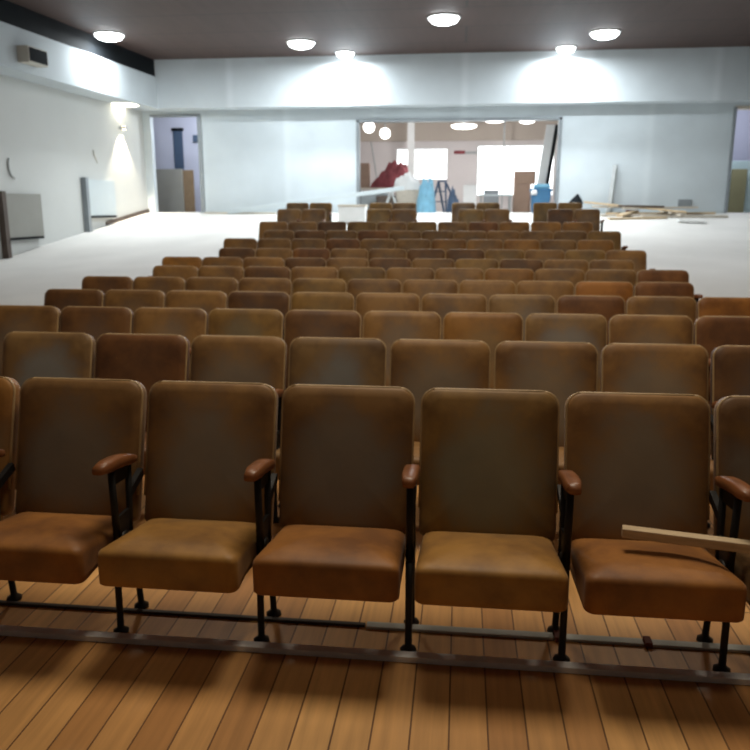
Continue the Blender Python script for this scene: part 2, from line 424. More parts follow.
# ------------------------------------------------------------------ the theatre seats
def round_rect(w0, w1, h, rt, rb, n=6):
    """outline in (x, v): bottom width w0, top width w1"""
    P = []
    def arc(cx, cy, r, a0):
        for k in range(n+1):
            a = a0+PI/2*k/n; P.append((cx+r*math.cos(a), cy+r*math.sin(a)))
    arc(w1/2-rt, h-rt, rt, 0); arc(-w1/2+rt, h-rt, rt, PI/2)
    arc(-w0/2+rb, rb, rb, PI); arc(w0/2-rb, rb, rb, 1.5*PI)
    return P
PITCH = .49
LEAN = math.radians(15.5)
def make_backrest():
    out = round_rect(.467, .472, .515, .052, .02)
    m_ = MB(); rs = []
    for s, d in ((.93, -.045), (.985, -.04), (1, -.03), (1, .0), (.985, .012), (.955, .02), (.85, .026), (.6, .031), (.3, .033), (.08, .0335)):
        ring = []
        for x, v in out:
            cx, cv = 0, .2575
            k = s if s < .9 else None
            if k is None:      # even inset near the rim
                i = (1-s)*.26
                X, V = x*(1-i/.236), cv+(v-cv)*(1-i/.2575)
            else: X, V = x*s, cv+(v-cv)*s
            ring.append((X, V*math.sin(LEAN)-d*math.cos(LEAN)+.205, .318+V*math.cos(LEAN)+d*math.sin(LEAN)))
        rs.append(ring)
    m_.rings(rs)
    for f in m_.bm.faces:
        if f.normal.y > .2: f.material_index = 1
    bmesh.ops.recalc_face_normals(m_.bm, faces=m_.bm.faces)
    for f in m_.bm.faces: f.material_index = 1 if f.normal.y > .75 else 0
    return m_
def make_seat():
    # plan outline (x, y): rear at y=.215, front at y=-.19, front corners round
    out = []
    n = 6
    def arc(cx, cy, r, a0, a1):
        for k in range(n+1):
            a = a0+(a1-a0)*k/n; out.append((cx+r*math.cos(a), cy+r*math.sin(a)))
    wf, wr, r = .450, .438, .028
    arc(wr/2-.03, .215-.03, .03, 0, PI/2); arc(-wr/2+.03, .215-.03, .03, PI/2, PI)
    arc(-wf/2+r, -.19+r, r, PI, 1.5*PI); arc(wf/2-r, -.19+r, r, 1.5*PI, 2*PI)
    m_ = MB(); rs = []
    for ins, z in ((.03, -.117), (.004, -.117), (.0, -.112), (0, -.09), (0, -.020), (.003, -.008), (.010, .000), (.022, .007), (.05, .017), (.10, .028), (.16, .035), (.2, .036)):
        ring = []
        for x, y in out:
            X = x*(1-ins/.224); Y = .0125+(y-.0125)*(1-ins/.2025)
            zz = .395+z-.062*(Y+.19)/.405
            if z < -.1: zz = .395+z+.02*(Y+.19)/.405
            ring.append((X, Y, zz))
        rs.append(ring)
    return m_.rings(rs)
SX = .2435
def arm_mesh(x):
    m_ = MB(); rs = []
    N_ = 9
    for i in range(N_+1):
        t = i/N_; y = -.072+.26*t; z = .612-.042*t+.010*math.sin(PI*t)
        wv = .026*(.62+.38*min(1, 4*min(t, 1-t)+.15)); hv = .020*(.6+.4*min(1, 5*min(t, 1-t)+.1))
        ring = []
        for k in range(12):
            a = 2*PI*k/12; c_, s_ = math.cos(a), math.sin(a)
            ring.append((x+wv*math.copysign(abs(c_)**.45, c_), y, z+hv*math.copysign(abs(s_)**.45, s_)))
        rs.append(ring)
    return m_.rings(rs)
def leg_into(m_, x, front):
    if front: m_.tube([(x, 0, .004), (x, 0, .012), (x, 0, .022), (x, .005, .16), (x, .03, .31)], [.028, .027, .012, .012, .014])
    else: m_.tube([(x, .17, .004), (x, .17, .012), (x, .17, .022), (x, .155, .16), (x, .115, .31)], [.028, .027, .012, .011, .014])
    return m_
def frame_into(m_, x, bracket=True):
    m_.prism([(x-.006, .02, .27), (x-.006, .125, .27), (x-.006, .138, .41), (x-.006, .022, .41)], (.012, 0, 0))
    m_.prism([(x-.005, .02, .53), (x-.005, .14, .52), (x-.005, .15, .572), (x-.005, .015, .588)], (.010, 0, 0))
    m_.tube([(x, .03, .30), (x, .024, .42), (x, .018, .594)], [.014, .013, .012])
    m_.tube([(x, .115, .30), (x, .132, .40), (x, .148, .578)], [.014, .012, .012])
    if bracket: m_.bar((x, .135, .46), (x, .245, .50), .02, .03)
    return m_
def hinge_into(m_, x): return m_.tube([(x-.013, .07, .315), (x-.010, .07, .315), (x+.010, .07, .315), (x+.013, .07, .315)], [.018, .032, .032, .018], seg=14)

def make_highlight_piping():  # worn edge tube, made paler to paint in the overhead rim highlight
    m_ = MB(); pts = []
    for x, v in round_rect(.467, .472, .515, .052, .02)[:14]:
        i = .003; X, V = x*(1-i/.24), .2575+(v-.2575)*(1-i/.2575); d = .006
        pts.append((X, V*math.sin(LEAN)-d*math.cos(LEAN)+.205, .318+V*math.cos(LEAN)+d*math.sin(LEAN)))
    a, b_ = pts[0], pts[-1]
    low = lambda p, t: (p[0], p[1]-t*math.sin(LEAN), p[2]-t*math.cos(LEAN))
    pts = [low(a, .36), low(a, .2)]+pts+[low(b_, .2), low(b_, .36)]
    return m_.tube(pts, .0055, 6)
proto = empty('theatre_seat', (0, 0, 0))
pb_ = make_backrest().build('backrest', [M['cloth'], M['shell']], proto)
ps_ = make_seat().build('seat', M['cloth'], proto)
pp_ = make_highlight_piping().build('highlight_piping', M['highlight_piping'], pb_)
PARTS = {}
def iron_parts(key, x, full):
    hi = hinge_into(MB(), x)
    if full:
        f_ = frame_into(MB(), x).build('side_frame', M['iron'])
        l1 = leg_into(MB(), x, True).build('leg', M['iron']); l2 = leg_into(MB(), x, False).build('leg', M['iron'])
        h_ = hi.build('hinge', M['iron']); a_ = arm_mesh(x).build('armrest', M['armwood'])
        return [f_, l1, l2, h_, a_]
    q = frame_into(MB(), x, False); leg_into(q, x, True); leg_into(q, x, False); hi.bm.free(); hinge_into(q, x)
    return [q.build('side_frame', M['iron']), arm_mesh(x).build('armrest', M['armwood'])]
for key, x, full in (('RF', SX, True), ('RS', SX, False), ('LF', -SX, True), ('LS', -SX, False)):
    PARTS[key] = iron_parts(key, x, full)

ORD = 'zeroth first second third fourth fifth sixth seventh eighth ninth tenth eleventh twelfth thirteenth'.split()
T = dict(n=(1, 1, 1), grey=(.98, 1.08, 1.25), dark=(.68, .60, .62), ochre=(1.3, 1.15, .8), orange=(1.34, 1.02, .62), gold=(1.35, 1.28, .85), olive=(1.0, 1.06, .9), red=(.85, .66, .6), lt=(1.15, 1.12, 1.05))
LOOK = dict(n='brown', grey='worn grey-brown', dark='dark brown', gold='golden brown', ochre='ochre brown', orange='orange-brown', olive='olive brown', red='dark reddish-brown', lt='light brown')
# (row, x of one gap between two seats, left end gap index, number of seats, overrides)
rows = {
    1: (.36, -5, 7, 'ochre n n n olive lt n'.split(), .496),
    2: (.161, -5, 8, 'grey red n grey lt lt lt dark'.split(), .494),
    3: (.386, -7, 10, 'n dark n olive dark n ochre grey lt red'.split(), .487),
    4: (.204, -7, 11, 'dark n n dark olive n n grey red lt orange'.split(), .4865),
    5: (-.01, -7, 11, 'dark n n n olive n n n lt orange red'.split(), .4845),
    6: (.233, -7, 11, 'n n dark n olive n n ochre n n red'.split(), .482),
    7: (-.06, -7, 11, None, .482),
    8: (.295, -7, 11, None, .481),
    9: (.080, -7, 11, None, .4855),
    10: (.375, -7, 11, None, .482),
    11: (.105, -7, 11, None, .4905),
}
first = True
GROUP = 'brown theatre seats in rows'
def place_seat(X, Y, row, label, tone, left_end=False, group=GROUP, dz=0, cush=None):
    global first
    if first: r = proto
    else: r = proto.copy(); COL.objects.link(r)
    r.location = (X, Y-2.56+2.22, 0)
    r.location.z = hY(Y-.34)-(.0 if row < 7 else .004)+dz
    tag(r, label, 'theatre seat', group)
    v = 1+random.uniform(-.12, .12)
    col = [c*v for c in T[tone]]
    def add(src, kw):
        if first and src in (pb_, ps_): c = src
        else: c = src.copy(); COL.objects.link(c); c.parent = r
        return c
    for src in (pb_, ps_):
        c = add(src, None); c['tint'] = col if src is pb_ or not cush else [q*v for q in T[cush]]
        if src is pb_ and not first:
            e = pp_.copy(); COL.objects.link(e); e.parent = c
        c['wear'] = {1: .95, 2: .7, 3: .5}.get(row, .3) * (1.25 if tone in ('grey',) else .15 if tone in ('orange', 'red') else .8) if src is pb_ else .12
    keys = ['RF' if row <= 2 else 'RS']
    if left_end: keys.append('LF' if row <= 2 else 'LS')
    for k in keys:
        for src in PARTS[k]: add(src, None)
    first = False
    return r

FRONT = ['ochre-brown theatre seat cut off by the photo\'s left edge, front row',
         'brown front-row seat, leftmost one shown whole, shaded greyish back',
         'brown front-row seat with golden cushion jutting out, second whole one from the left',
         'brown front-row middle seat with grey-tinged back and orange-brown cushion',
         'olive-brown front-row seat with golden-brown cushion, just left of the wooden lath',
         'front-row seat with pale grey worn back carrying the wooden lath end',
         'front-row seat cut off by the photo\'s right edge, under the lath']
for row, (g, k0, n, tones, pitch) in rows.items():
    Y = 2.56+.98*(row-1)
    for i in range(n):
        X = g+(k0+i+.5)*pitch
        tone = tones[i] if tones else random.choice('n n n red olive lt n dark ochre'.split())
        lk = LOOK[tone]
        if row == 1: lab = FRONT[i]
        elif row in (2, 3):
            lab = '%s theatre seat in the %s row, %s from the photo\'s left edge' % (lk, ORD[row], ORD[i+1])
        else:
            lab = '%s seat in the %s row from the front, %s from its left end' % (lk, ORD[row], ORD[i+1])
        place_seat(X, Y, row, lab, tone, left_end=(i == 0 and row <= 7), cush='gold orange gold orange gold orange n'.split()[i] if row == 1 else None)
# the two broken rows at the very back: four pairs each
r12 = [((274.7, 329), 'n lt'), ((366.4, 417), 'olive n'), ((458, 510), 'olive n'), ((548, 599), 'dark n')]
r13 = [((287, 332), 'olive olive'), ((370, 416), 'olive grey'), ((451.5, 500), 'grey olive'), ((532, 583), 'olive olive')]
PAIR = ['leftmost', 'second', 'third', 'rightmost']
for row, Y, prs, yy in ((12, 14.74, r12, 215), (13, 15.72, r13, 208)):
    for q, ((x0, x1), tn) in enumerate(prs):
        a, b = atY(x0, yy, Y).x, atY(x1, yy, Y).x; mid = (a+b)/2
        for k in range(2):
            tone = tn.split()[k]
            lab = '%s seat of the %s pair in the %s row from the back' % ('left' if k == 0 else 'right', PAIR[q], 'last' if row == 13 else 'second')
            if row == 13: lab = lab.replace(' in the last row from the back', ' in the rearmost row')
            place_seat(mid+(-.5+k)*PITCH, Y, row, LOOK[tone]+' '+lab, tone, left_end=False, group='paired seats at the back')
for k in PARTS:
    for o in PARTS[k]: bpy.data.objects.remove(o)

# ------------------------------------------------------------------ strips on the floor below the front row
def strip(name, xa, xb, y, w_, h_, m, label, skew=0, joint=False):
    c = ((xa+xb)/2, y, 0)
    o = MB(); l = (xb-xa)/2
    o.box((-l, -w_/2, .001), (l, w_/2, h_), .002)
    if joint:
        r = empty(name, c); ob = o.build(name.replace('floor_', '')+'_bar', m, r)
        j = MB(); j.box((-l-.012, -w_/2-.006, .001), (-l+.012, w_/2+.006, h_+.008), .002); j.build('joint_clip', M['rust'], r)
    else: r = o.build(name, m, loc=c)
    return tag(r, label, 'metal strip', 'metal strips on the floorboards')
strip('floor_strip', -3.0, 2.6, 2.170, .034, .022, M['rail'], 'long grey metal strip on the floorboards in front of the front row\'s feet')
strip('floor_strip', -3.0, -.30, 2.352, .018, .012, M['raildark'], 'dark thin metal strip on the floor beneath the left front-row seats')
strip('floor_strip', -.295, .345, 2.352, .034, .012, M['railpale'], 'pale metal strip on the floor beneath the front-row middle seats')
strip('floor_strip', .36, .64, 2.350, .034, .012, M['railpale'], 'short pale metal strip with rusty clip beneath the lath-bearing seat', joint=True)
strip('floor_strip', .655, 2.0, 2.348, .034, .012, M['railpale'], 'pale metal strip with rusty clip running out at the photo\'s right edge', joint=True)

# lath lying across two seats
a = atZ(622, 531, .462); c = atZ(750, 547, .455); d = (c-a).normalized()
e_ = a+d*1.15
mb = MB(); mb.bar((0, 0, 0), e_-a, .036, .03, .003)
tag(mb.build('wooden_lath', M['pine'], loc=a), 'pale wooden lath lying across the seat cushions at the right of the front row', 'wooden lath')

# ------------------------------------------------------------------ ceiling lamps
def ceiling_lamp(x, y, r, energy, label, z=ZC, mt='lamp', group='round ceiling lamps of the hall'):
    t = empty('ceiling_lamp', (x, y, z))
    m_ = MB(); m_.lathe([(r+.04, 0), (r+.04, -.02), (r+.01, -.03), (r, -.03), (r, -.002)]); m_.build('lamp_ring', M['lampring'], t)
    m_ = MB(); m_.lathe([(r, -.012), (r*.97, -.05), (r*.82, -.10), (r*.5, -.135), (.02, -.15)]); m_.build('diffuser', M[mt], t)
    if energy:
        ld = bpy.data.lights.new('lamp_light', 'AREA'); ld.shape = 'DISK'; ld.size = r; ld.energy = energy; ld.color = (.90, .965, 1)
        lo = bpy.data.objects.new('lamp_light', ld); COL.objects.link(lo); lo.parent = t; lo.location = (0, 0, -.156)
    return tag(t, label, 'ceiling lamp', group)
E0 = 128
for (px, py, lab) in ((109, 34, 'round white ceiling lamp nearest the black band and the left wall'),
                      (301, 42, 'round white ceiling lamp, second from the left, clear of the rear wall'),
                      (345, 53, 'round ceiling lamp close to the rear wall, left of the central opening\'s middle'),
                      (444, 17, 'round white ceiling lamp nearest the camera, near the middle of the ceiling'),
                      (605, 32, 'round white ceiling lamp furthest to the right'),
                      (566, 48, 'round ceiling lamp close to the rear wall, above the opening\'s right edge')):
    p = atZ(px, py, ZC)
    near = py > 45
    if near: p.y = 20.08; p.x = atY(px, py, 20.08).x
    ceiling_lamp(p.x, p.y, (.22 if near else .31), E0*(1.0 if near else 1), lab)
# unseen ceiling lights added further forward in the hall; the last one is fill
def hall_light(x, y, e, col=(1, .9, .76), size=.7):
    ld = bpy.data.lights.new('hall_light', 'AREA'); ld.shape = 'DISK'; ld.size = size; ld.energy = e; ld.color = col
    lo = bpy.data.objects.new('hall_light', ld); COL.objects.link(lo); lo.location = (x, y, ZC-.05); return lo
for x in (-5, 0, 5): hall_light(x, 12.5, 42, (.95, .97, 1))
for x in (-2.6, 2.2): hall_light(x, 7.4, 50, (1, .88, .70))
hall_light(-.1, 3.6, 150, (1, .87, .68), 1.7)
hall_light(.2, .6, 17, (1, .82, .6))  # unseen fill added to lift the front-row backs

# lobby lamps
def globe(px, py, Y, r, label):
    p = atY(px, py, Y); t = empty('pendant_lamp', p)
    m_ = MB(); m_.lathe([(r*math.sin(PI*k/12)+.001, r*math.cos(PI*k/12)) for k in range(13)]); m_.build('globe', M['globe'], t)
    m_ = MB(); m_.tube([(0, 0, r*.95), (0, 0, ZL-p.z)], .015); m_.build('stem', M['steel'], t)
    return tag(t, label, 'globe lamp', 'lit lamps in the lobby')
globe(369, 127, 23.5, .17, 'round lit globe lamp nearest the lobby opening\'s left edge')
globe(385, 133.5, 25.5, .17, 'lower lit globe lamp in the lobby, second from the left')
for px, py, Y, r, lab in ((464, 126, 24.0, .38, 'wide oval ceiling lamp glowing above the gap between the lobby windows'), (495, 119.6, 22.6, .30, 'small flat lobby ceiling lamp just behind the top of the opening'),
                          (527, 120.5, 23.0, .22, 'lobby ceiling lamp above the left end of the leaning panel')):
    p = atY(px, py, Y)
    t = empty('ceiling_lamp', p)
    m_ = MB(); m_.lathe([(r, .02), (r, -.02), (r*.8, -.06), (r*.3, -.085), (.02, -.09)]); m_.build('diffuser', M['globe'], t)
    m_ = MB(); m_.tube([(0, 0, .01), (0, 0, ZL-p.z)], .03); m_.build('stem', M['steel'], t)
    tag(t, lab, 'ceiling lamp', 'lit lamps in the lobby')
def point(x, y, z, e, col, s=.2):
    ld = bpy.data.lights.new('lobby_light', 'POINT'); ld.energy = e; ld.color = col; ld.shadow_soft_size = s
    lo = bpy.data.objects.new('lobby_light', ld); COL.objects.link(lo); lo.location = (x, y, z)
point(0, 23.5, 3.7, 150, (.97, .98, 1)); point(-7.6, 22.2, 3.9, 110, (.88, .93, 1)); point(7.4, 22.2, 3.9, 65, (.86, .88, 1))

# ------------------------------------------------------------------ things on the left wall
WP = Vector((wx(21), 21, 0)); WD = Vector((.06, 1, 0)).normalized(); WN = Vector((1, -.06, 0)).normalized()
def onwall(x, y, off=0): return atPlane(x, y, WP+WN*off, WN)
def wall_box(m_, p, l, z0, z1, t0, t1):
    """box along the wall from point p"""
    q = [p+WN*t0, p+WN*t1, p+WN*t1+WD*l, p+WN*t0+WD*l]
    m_.prism([Vector((v.x, v.y, z0)) for v in q], (0, 0, z1-z0)); return m_
def left_board(x0, x1, yt, yb, ypost, bm_, post_m, label):
    a = onwall(x0, yt, .1); b_ = onwall(x1, yb, .1); z1 = a.z; z0 = onwall(x0+2, yb, .1).z
    l = (b_-a).dot(WD); base = a-WN*.1; base.z = 0
    org = Vector((base.x, base.y, hfl(base.x, base.y)))
    t = empty('wall_board', org)
    rel = base-Vector((org.x, org.y, 0))
    m_ = MB(); wall_box(m_, rel+WD*.12, l-.12, z0-org.z+.05, z1-org.z, .01, .10); m_.build('board', bm_, t)
    m_ = MB(); wall_box(m_, rel+WD*.15, l-.2, z0-org.z, z0-org.z+.05, .01, .13); m_.build('bottom_rail', M['black'], t)
    m_ = MB(); wall_box(m_, rel, .12, -.03, z1-org.z+.04, .01, .14); m_.build('post', post_m, t)
    return tag(t, label, 'wall board', 'boards on posts along the left wall')
left_board(0, 45, 193, 241, 262, M['greyboard'], M['darkbrown'], 'grey board with brown post on the left wall at the photo\'s edge')
left_board(84, 117, 179, 218, 233, M['bluegrey'], M['steel'], 'pale blue-grey board on a grey post farther along the left wall')
# sconce
p = onwall(120, 128)
t = empty('wall_sconce', p)
mb = MB(); mb.prism([WN*0+WD*-.07+Vector((0, 0, -.035)), WN*.17+WD*-.05+Vector((0, 0, -.035)), WN*.17+WD*.05+Vector((0, 0, -.035)), WD*.07+Vector((0, 0, -.035))], (0, 0, .07)); mb.build('housing', M['steel'], t)
for s, nm in ((1, 'upper_lens'), (-1, 'lower_lens')):
    mb = MB(); mb.lathe([(.035, 0), (.035, .012*s), (.01, .015*s)], c=(WN.x*.11, WN.y*.11, .035*s)); mb.build(nm, M['warm'], t)
    ld = bpy.data.lights.new('sconce_light', 'SPOT'); ld.energy = 420; ld.color = (1, .84, .62); ld.spot_size = math.radians(84); ld.spot_blend = .35; ld.shadow_soft_size = .03
    lo = bpy.data.objects.new('sconce_light', ld); COL.objects.link(lo); lo.parent = t; lo.location = (WN.x*.11, WN.y*.11, .06*s)
    lo.rotation_euler = (PI if s > 0 else 0, 0, 0)
tag(t, 'small up-and-down wall sconce glowing warm beside the left doorway', 'wall lamp')
# loudspeaker on the bulkhead
FN = Vector((1, -.072, 0)).normalized(); FD = Vector((.072, 1, 0)).normalized(); FP = Vector((fx(20.4), 20.4, 0))
p = atPlane(18, 62, FP, FN)
t = empty('loudspeaker', p)
hz = .30
mb = MB(); q = [Vector(), FN*.24, FN*.24+FD*.62, FD*.62]
mb.prism([v+Vector((0, 0, 0)) for v in q], (0, 0, hz)); mb.build('cabinet', M['beige'], t)
mb = MB(); q = [FN*.24+FD*.03, FN*.255+FD*.03, FN*.255+FD*.59, FN*.24+FD*.59]; mb.prism([v+Vector((0, 0, .025)) for v in q], (0, 0, hz-.05)); mb.build('grille', M['black'], t)
tag(t, 'small beige loudspeaker with black grille on the left bulkhead', 'loudspeaker')
# loop of cable on the wall
pts = [onwall(x, y, .02) for x, y in ((9, 158), (8.2, 163), (8.8, 169), (11, 175), (15, 178.5))]
mb = MB(); mb.tube([q-pts[0] for q in pts], .02); tag(mb.build('cable', M['grey_lath'], loc=pts[0]), 'short curved grey cable hanging from the left wall above the grey board', 'cable')
pts = [onwall(x, y, .02) for x, y in ((93.5, 150), (94, 155), (96, 159), (97.5, 163))]
mb = MB(); mb.tube([q-pts[0] for q in pts], .012); tag(mb.build('cable', M['beige'], loc=pts[0]), 'thin pale cable end on the left wall above the blue-grey board', 'cable')

# ------------------------------------------------------------------ beyond the left doorway
def zrange(x, y, Y): return atY(x, y, Y).z
def slab(name, x0, x1, yt, yb, Y, t, m, label, cat, bev=.01, z0=None, group=None):
    a = atY(x0, yb, Y); c = atY(x1, yt, Y); zb_ = a.z if z0 is None else z0
    o = MB(); hw = (c.x-a.x)/2; o.box((-hw, 0, 0), (hw, t, c.z-zb_), bev)
    return tag(o.build(name, m, loc=((a.x+c.x)/2, Y, zb_)), label, cat, group)
FZ = 1.29
slab('partition_board', 155.5, 182, 169, 208, 22.9, .06, M['greyboard'], 'grey low board standing beyond the left doorway', 'board', z0=FZ)
slab('partition_board', 182.5, 193, 170, 208, 22.95, .05, M['brown'], 'brown low board standing beyond the left doorway, right of the grey one', 'board', z0=FZ)
r = struct(empty('window_5', (0, YV, 0)))
a = atY(175, 170, YV-.03); c = atY(182, 131, YV-.03)
mb = MB(); mb.box((a.x, -.03, a.z), (c.x, 0, c.z)); struct(mb.build('window_pane', M['navy'], r))
mb = MB(); mb.box((a.x-.04, -.06, c.z), (c.x+.04, 0, c.z+.09)); struct(mb.build('window_frame', M['black'], r))
slab('wall_box', 193, 198, 135, 142, YV-.12, .12, M['navy'], 'small dark box fixed to the wall seen through the left doorway', 'wall box')
# beyond the right doorway
slab('partition_board', 728.5, 748, 169, 207, 22.9, .06, M['olive'], 'olive low board standing beyond the right doorway', 'board', z0=FZ)
slab('pale_ledge', 725, 775, 160.5, 168, 23.05, .10, M['cyan'], 'pale cyan panel above and right of the olive board', 'panel', z0=FZ)

# ------------------------------------------------------------------ clutter in the lobby
def box_at(name, x0, x1, yt, Y, depth, m, label, cat, z0=FZ, bev=.015, rot=0, flaps=False):
    xa, xb = atY(x0, yt, Y).x, atY(x1, yt, Y).x; z1 = atY((x0+x1)/2, yt, Y).z; hw = (xb-xa)/2
    r = empty(name, ((xa+xb)/2, Y, z0)); r.rotation_euler = (0, 0, rot)
    o = MB(); o.box((-hw, 0, 0), (hw, depth, (z1-z0)*(.88 if flaps else 1)), bev); o.build('body', m, r)
    if flaps:
        o = MB(); h_ = (z1-z0); o.box((-hw-.012, -.012, h_*.88), (hw+.012, depth+.012, h_), .01); o.build('lid', flaps, r)
    return tag(r, label, cat)
def heap(name, x0, x1, yt, yb, Y, depth, m, label, cat, seed=1, peak=.4):
    """a draped heap of cloth: height field over an ellipse"""
    rnd = random.Random(seed)
    xa, xb = atY(x0, yb, Y).x, atY(x1, yb, Y).x; zb_ = atY(x0, yb, Y).z; h_ = atY(x0, yt, Y).z-zb_
    n = 26; o = MB(); ph = [rnd.uniform(0, 6.3) for _ in range(6)]
    g = []
    for j in range(n+1):
        rr = []
        for i in range(n+1):
            u, v = i/n*2-1, j/n*2-1
            r2 = math.hypot(u, v); s = max(abs(u), abs(v), 1e-6); u2, v2 = (u*s/max(r2, 1e-6), v*s/max(r2, 1e-6))
            rad = math.hypot(u2, v2); c = max(0, 1-rad)
            hh = math.sqrt(max(0, 1-rad*rad))*(1+peak*u2)/(1+abs(peak)*.5)
            hh *= 1+.08*math.sin(7*u2+ph[0])+.12*math.sin(9*v2+5*u2+ph[1])+.08*math.sin(15*u2-8*v2+ph[2])
            rr.append(o.bm.verts.new((u2*(xb-xa)/2*(1+.05*math.sin(5*math.atan2(v2, u2)+ph[3])), v2*depth/2, max(0, hh*h_*.95))))
        g.append(rr)
    fs = [o.bm.faces.new((g[j][i], g[j][i+1], g[j+1][i+1], g[j+1][i])) for j in range(n) for i in range(n)]
    o._tag(fs, True)
    return tag(o.build(name, m, loc=((xa+xb)/2, Y, zb_)), label, cat)

def low_table(x0, x1, yt, Y, depth, m, label, z0=FZ):
    xa, xb = atY(x0, yt, Y).x, atY(x1, yt, Y).x; z1 = atY((x0+x1)/2, yt, Y).z-z0; hw = (xb-xa)/2
    r = empty('work_table', ((xa+xb)/2, Y, z0))
    o = MB(); o.box((-hw, -depth/2, z1-.04), (hw, depth/2, z1), .006); o.build('tabletop', m, r)
    for sx in (-1, 1):
        for sy in (-1, 1):
            o = MB(); o.bar((sx*(hw-.06), sy*(depth/2-.06), 0), (sx*(hw-.06), sy*(depth/2-.06), z1-.04), .05, .05); o.build('leg', M['grey_lath'], r)
    tag(r, label, 'work table'); return r, z1+z0
tb, tz = low_table(360, 416, 188, 23.0, .9, M['pale'], 'pale work table under the maroon heap at the lobby opening\'s left')
heap('cloth_heap', 371, 411, 157, 186.5, 23.0, .8, M['maroon'], 'maroon cloth heap piled on the work table in the lobby', 'cloth', 3, .55)
bpy.data.objects['cloth_heap'].location.z = tz+.001
box_at('carton', 360.5, 369, 163, 22.9, .3, M['card'], 'small brown carton on the work table left of the maroon heap', 'carton', z0=tz+.001)
box_at('carton', 361, 388, 191, 22.2, .4, M['bluegrey'], 'pale grey carton on the floor under the work table\'s left end', 'carton', flaps=M['white'])
a = atY(378, 166, 23.3); c = atY(371, 142, 23.5)
q0 = Vector((a.x, 23.45, tz))
mb = MB(); mb.bar((0, 0, 0), c-q0, .045, .03); tag(mb.build('lath', M['grey_lath'], loc=q0), 'thin grey lath leaning upright behind the maroon heap', 'lath')
heap('crumpled_sheet', 394, 421, 174, 190, 22.24, .36, M['white'], 'crumpled white sheet between maroon heap and light-blue sheet', 'sheet', 8, 0)
o = bpy.data.objects['crumpled_sheet']; zt = o.location.z; 
box_at('crate', 396, 419, 190.2, 22.05, .38, M['pale'], 'pale crate beneath the crumpled white sheet', 'crate')
heap('blue_sheet', 416, 436, 177, 212, 21.9, .6, M['skyblue'], 'light-blue plastic sheet draped in a mound beside the dark stepladder', 'sheet', 5, .1)
bpy.data.objects['blue_sheet'].location.z = FZ
# stepladder
ax, ay = atY(443, 182, 22.7).x, 22.7; zt = atY(443, 182, 22.7).z-FZ
t = empty('stepladder', (ax, ay, FZ))
for sx in (-1, 1):
    mb = MB(); mb.bar((sx*.10-.03, 0, zt), (sx*.24-.12, -.30, 0), .05, .05); mb.build('rail', M['navy'], t)
    mb = MB(); mb.bar((sx*.10-.03, 0, zt), (sx*.24+.28, .30, 0), .05, .05); mb.build('leg', M['navy'], t)
for k in (1, 2):
    f_ = k/3
    mb = MB(); mb.box((-.25+.03*k, -.30*(1-f_)-.06, zt*f_), (.16-.02*k, -.30*(1-f_)+.06, zt*f_+.03)); mb.build('tread', M['navy'], t)
mb = MB(); mb.box((-.16, -.1, zt), (.12, .1, zt+.04), .01); mb.build('top_step', M['navy'], t)
tag(t, 'dark blue folding stepladder standing open in the lobby opening', 'stepladder')
box_at('carton', 463.5, 477, 181, 23.6, .4, M['white'], 'tall whitish carton standing between the two lobby windows', 'carton', flaps=M['lobbywall'])
low_table(479, 512, 194.5, 22.8, .6, M['bluegrey'], 'blue-grey low table in front of the large right lobby window')
box_at('carton', 484, 499, 190, 24.0, .4, M['steel'], 'grey carton behind the blue-grey low table', 'carton')
box_at('carton', 514.5, 531, 184, 22.7, .5, M['card'], 'large brown carton at the bottom of the stack near the leaning panel', 'carton')
zt_ = atY(521, 184, 22.7).z
box_at('carton', 515, 536, 171, 22.7, .45, M['card'], 'brown carton on top of the carton stack near the leaning panel', 'carton', z0=zt_+.001)
heap('blue_sack', 447, 461, 186, 212, 22.1, .4, M['navy'], 'dark blue slumped sack beside the stepladder in the lobby opening', 'sack', 11, -.5)
bpy.data.objects['blue_sack'].location.z = FZ
box_at('crate', 376, 395, 195.5, 21.7, .4, M['darkbrown'], 'dark open crate on the floor left of the crumpled white sheet', 'crate')
# leaning panel
a = atY(541, 205, 22.0); c = atY(556, 124, 22.35)
t = empty('leaning_panel', (a.x, a.y, FZ))
dv = Vector((c.x-a.x, .5, c.z-FZ)); wv = Vector((-.24, .0, 0))
mb = MB(); mb.prism([Vector((0, 0, 0)), wv, wv+dv, dv], (.0, .05, 0)); mb.build('board', M['white'], t)
mb = MB(); mb.prism([Vector((.002, -.01, 0)), Vector((.10, -.01, 0)), Vector((.10, -.01, 0))+dv, Vector((.002, -.01, 0))+dv], (0, .06, 0)); mb.build('edge', M['black'], t)
tag(t, 'tall white panel with black edge leaning at the lobby opening\'s right', 'panel')
# blue machine
xa, xb = atY(531, 185, 21.6).x, atY(551, 185, 21.6).x; z1 = atY(541, 184, 21.6).z-FZ
t = empty('tool_bin', ((xa+xb)/2, 21.6, FZ)); hw = (xb-xa)/2
mb = MB(); mb.rings([[(sx*hw*k, sy*.22*k, z) for sx, sy in ((-1, -1), (1, -1), (1, 1), (-1, 1))] for k, z in ((.8, 0), (1, z1*.75), (1.06, z1*.76), (1.06, z1*.84))], smooth=False); mb.build('bin', M['blue'], t)
mb = MB(); mb.box((-hw*.7, -.16, z1*.84), (hw*.9, .16, z1), .03); mb.build('sheet', M['skyblue'], t)
mb = MB(); mb.lathe([(.07, 0), (.09, .05), (.07, .12), (.02, .14)], c=(-hw*.75, -.25, z1*.62)); mb.build('work_light', M['white'], t)
tag(t, 'blue plastic bin at the foot of the leaning panel', 'bin')
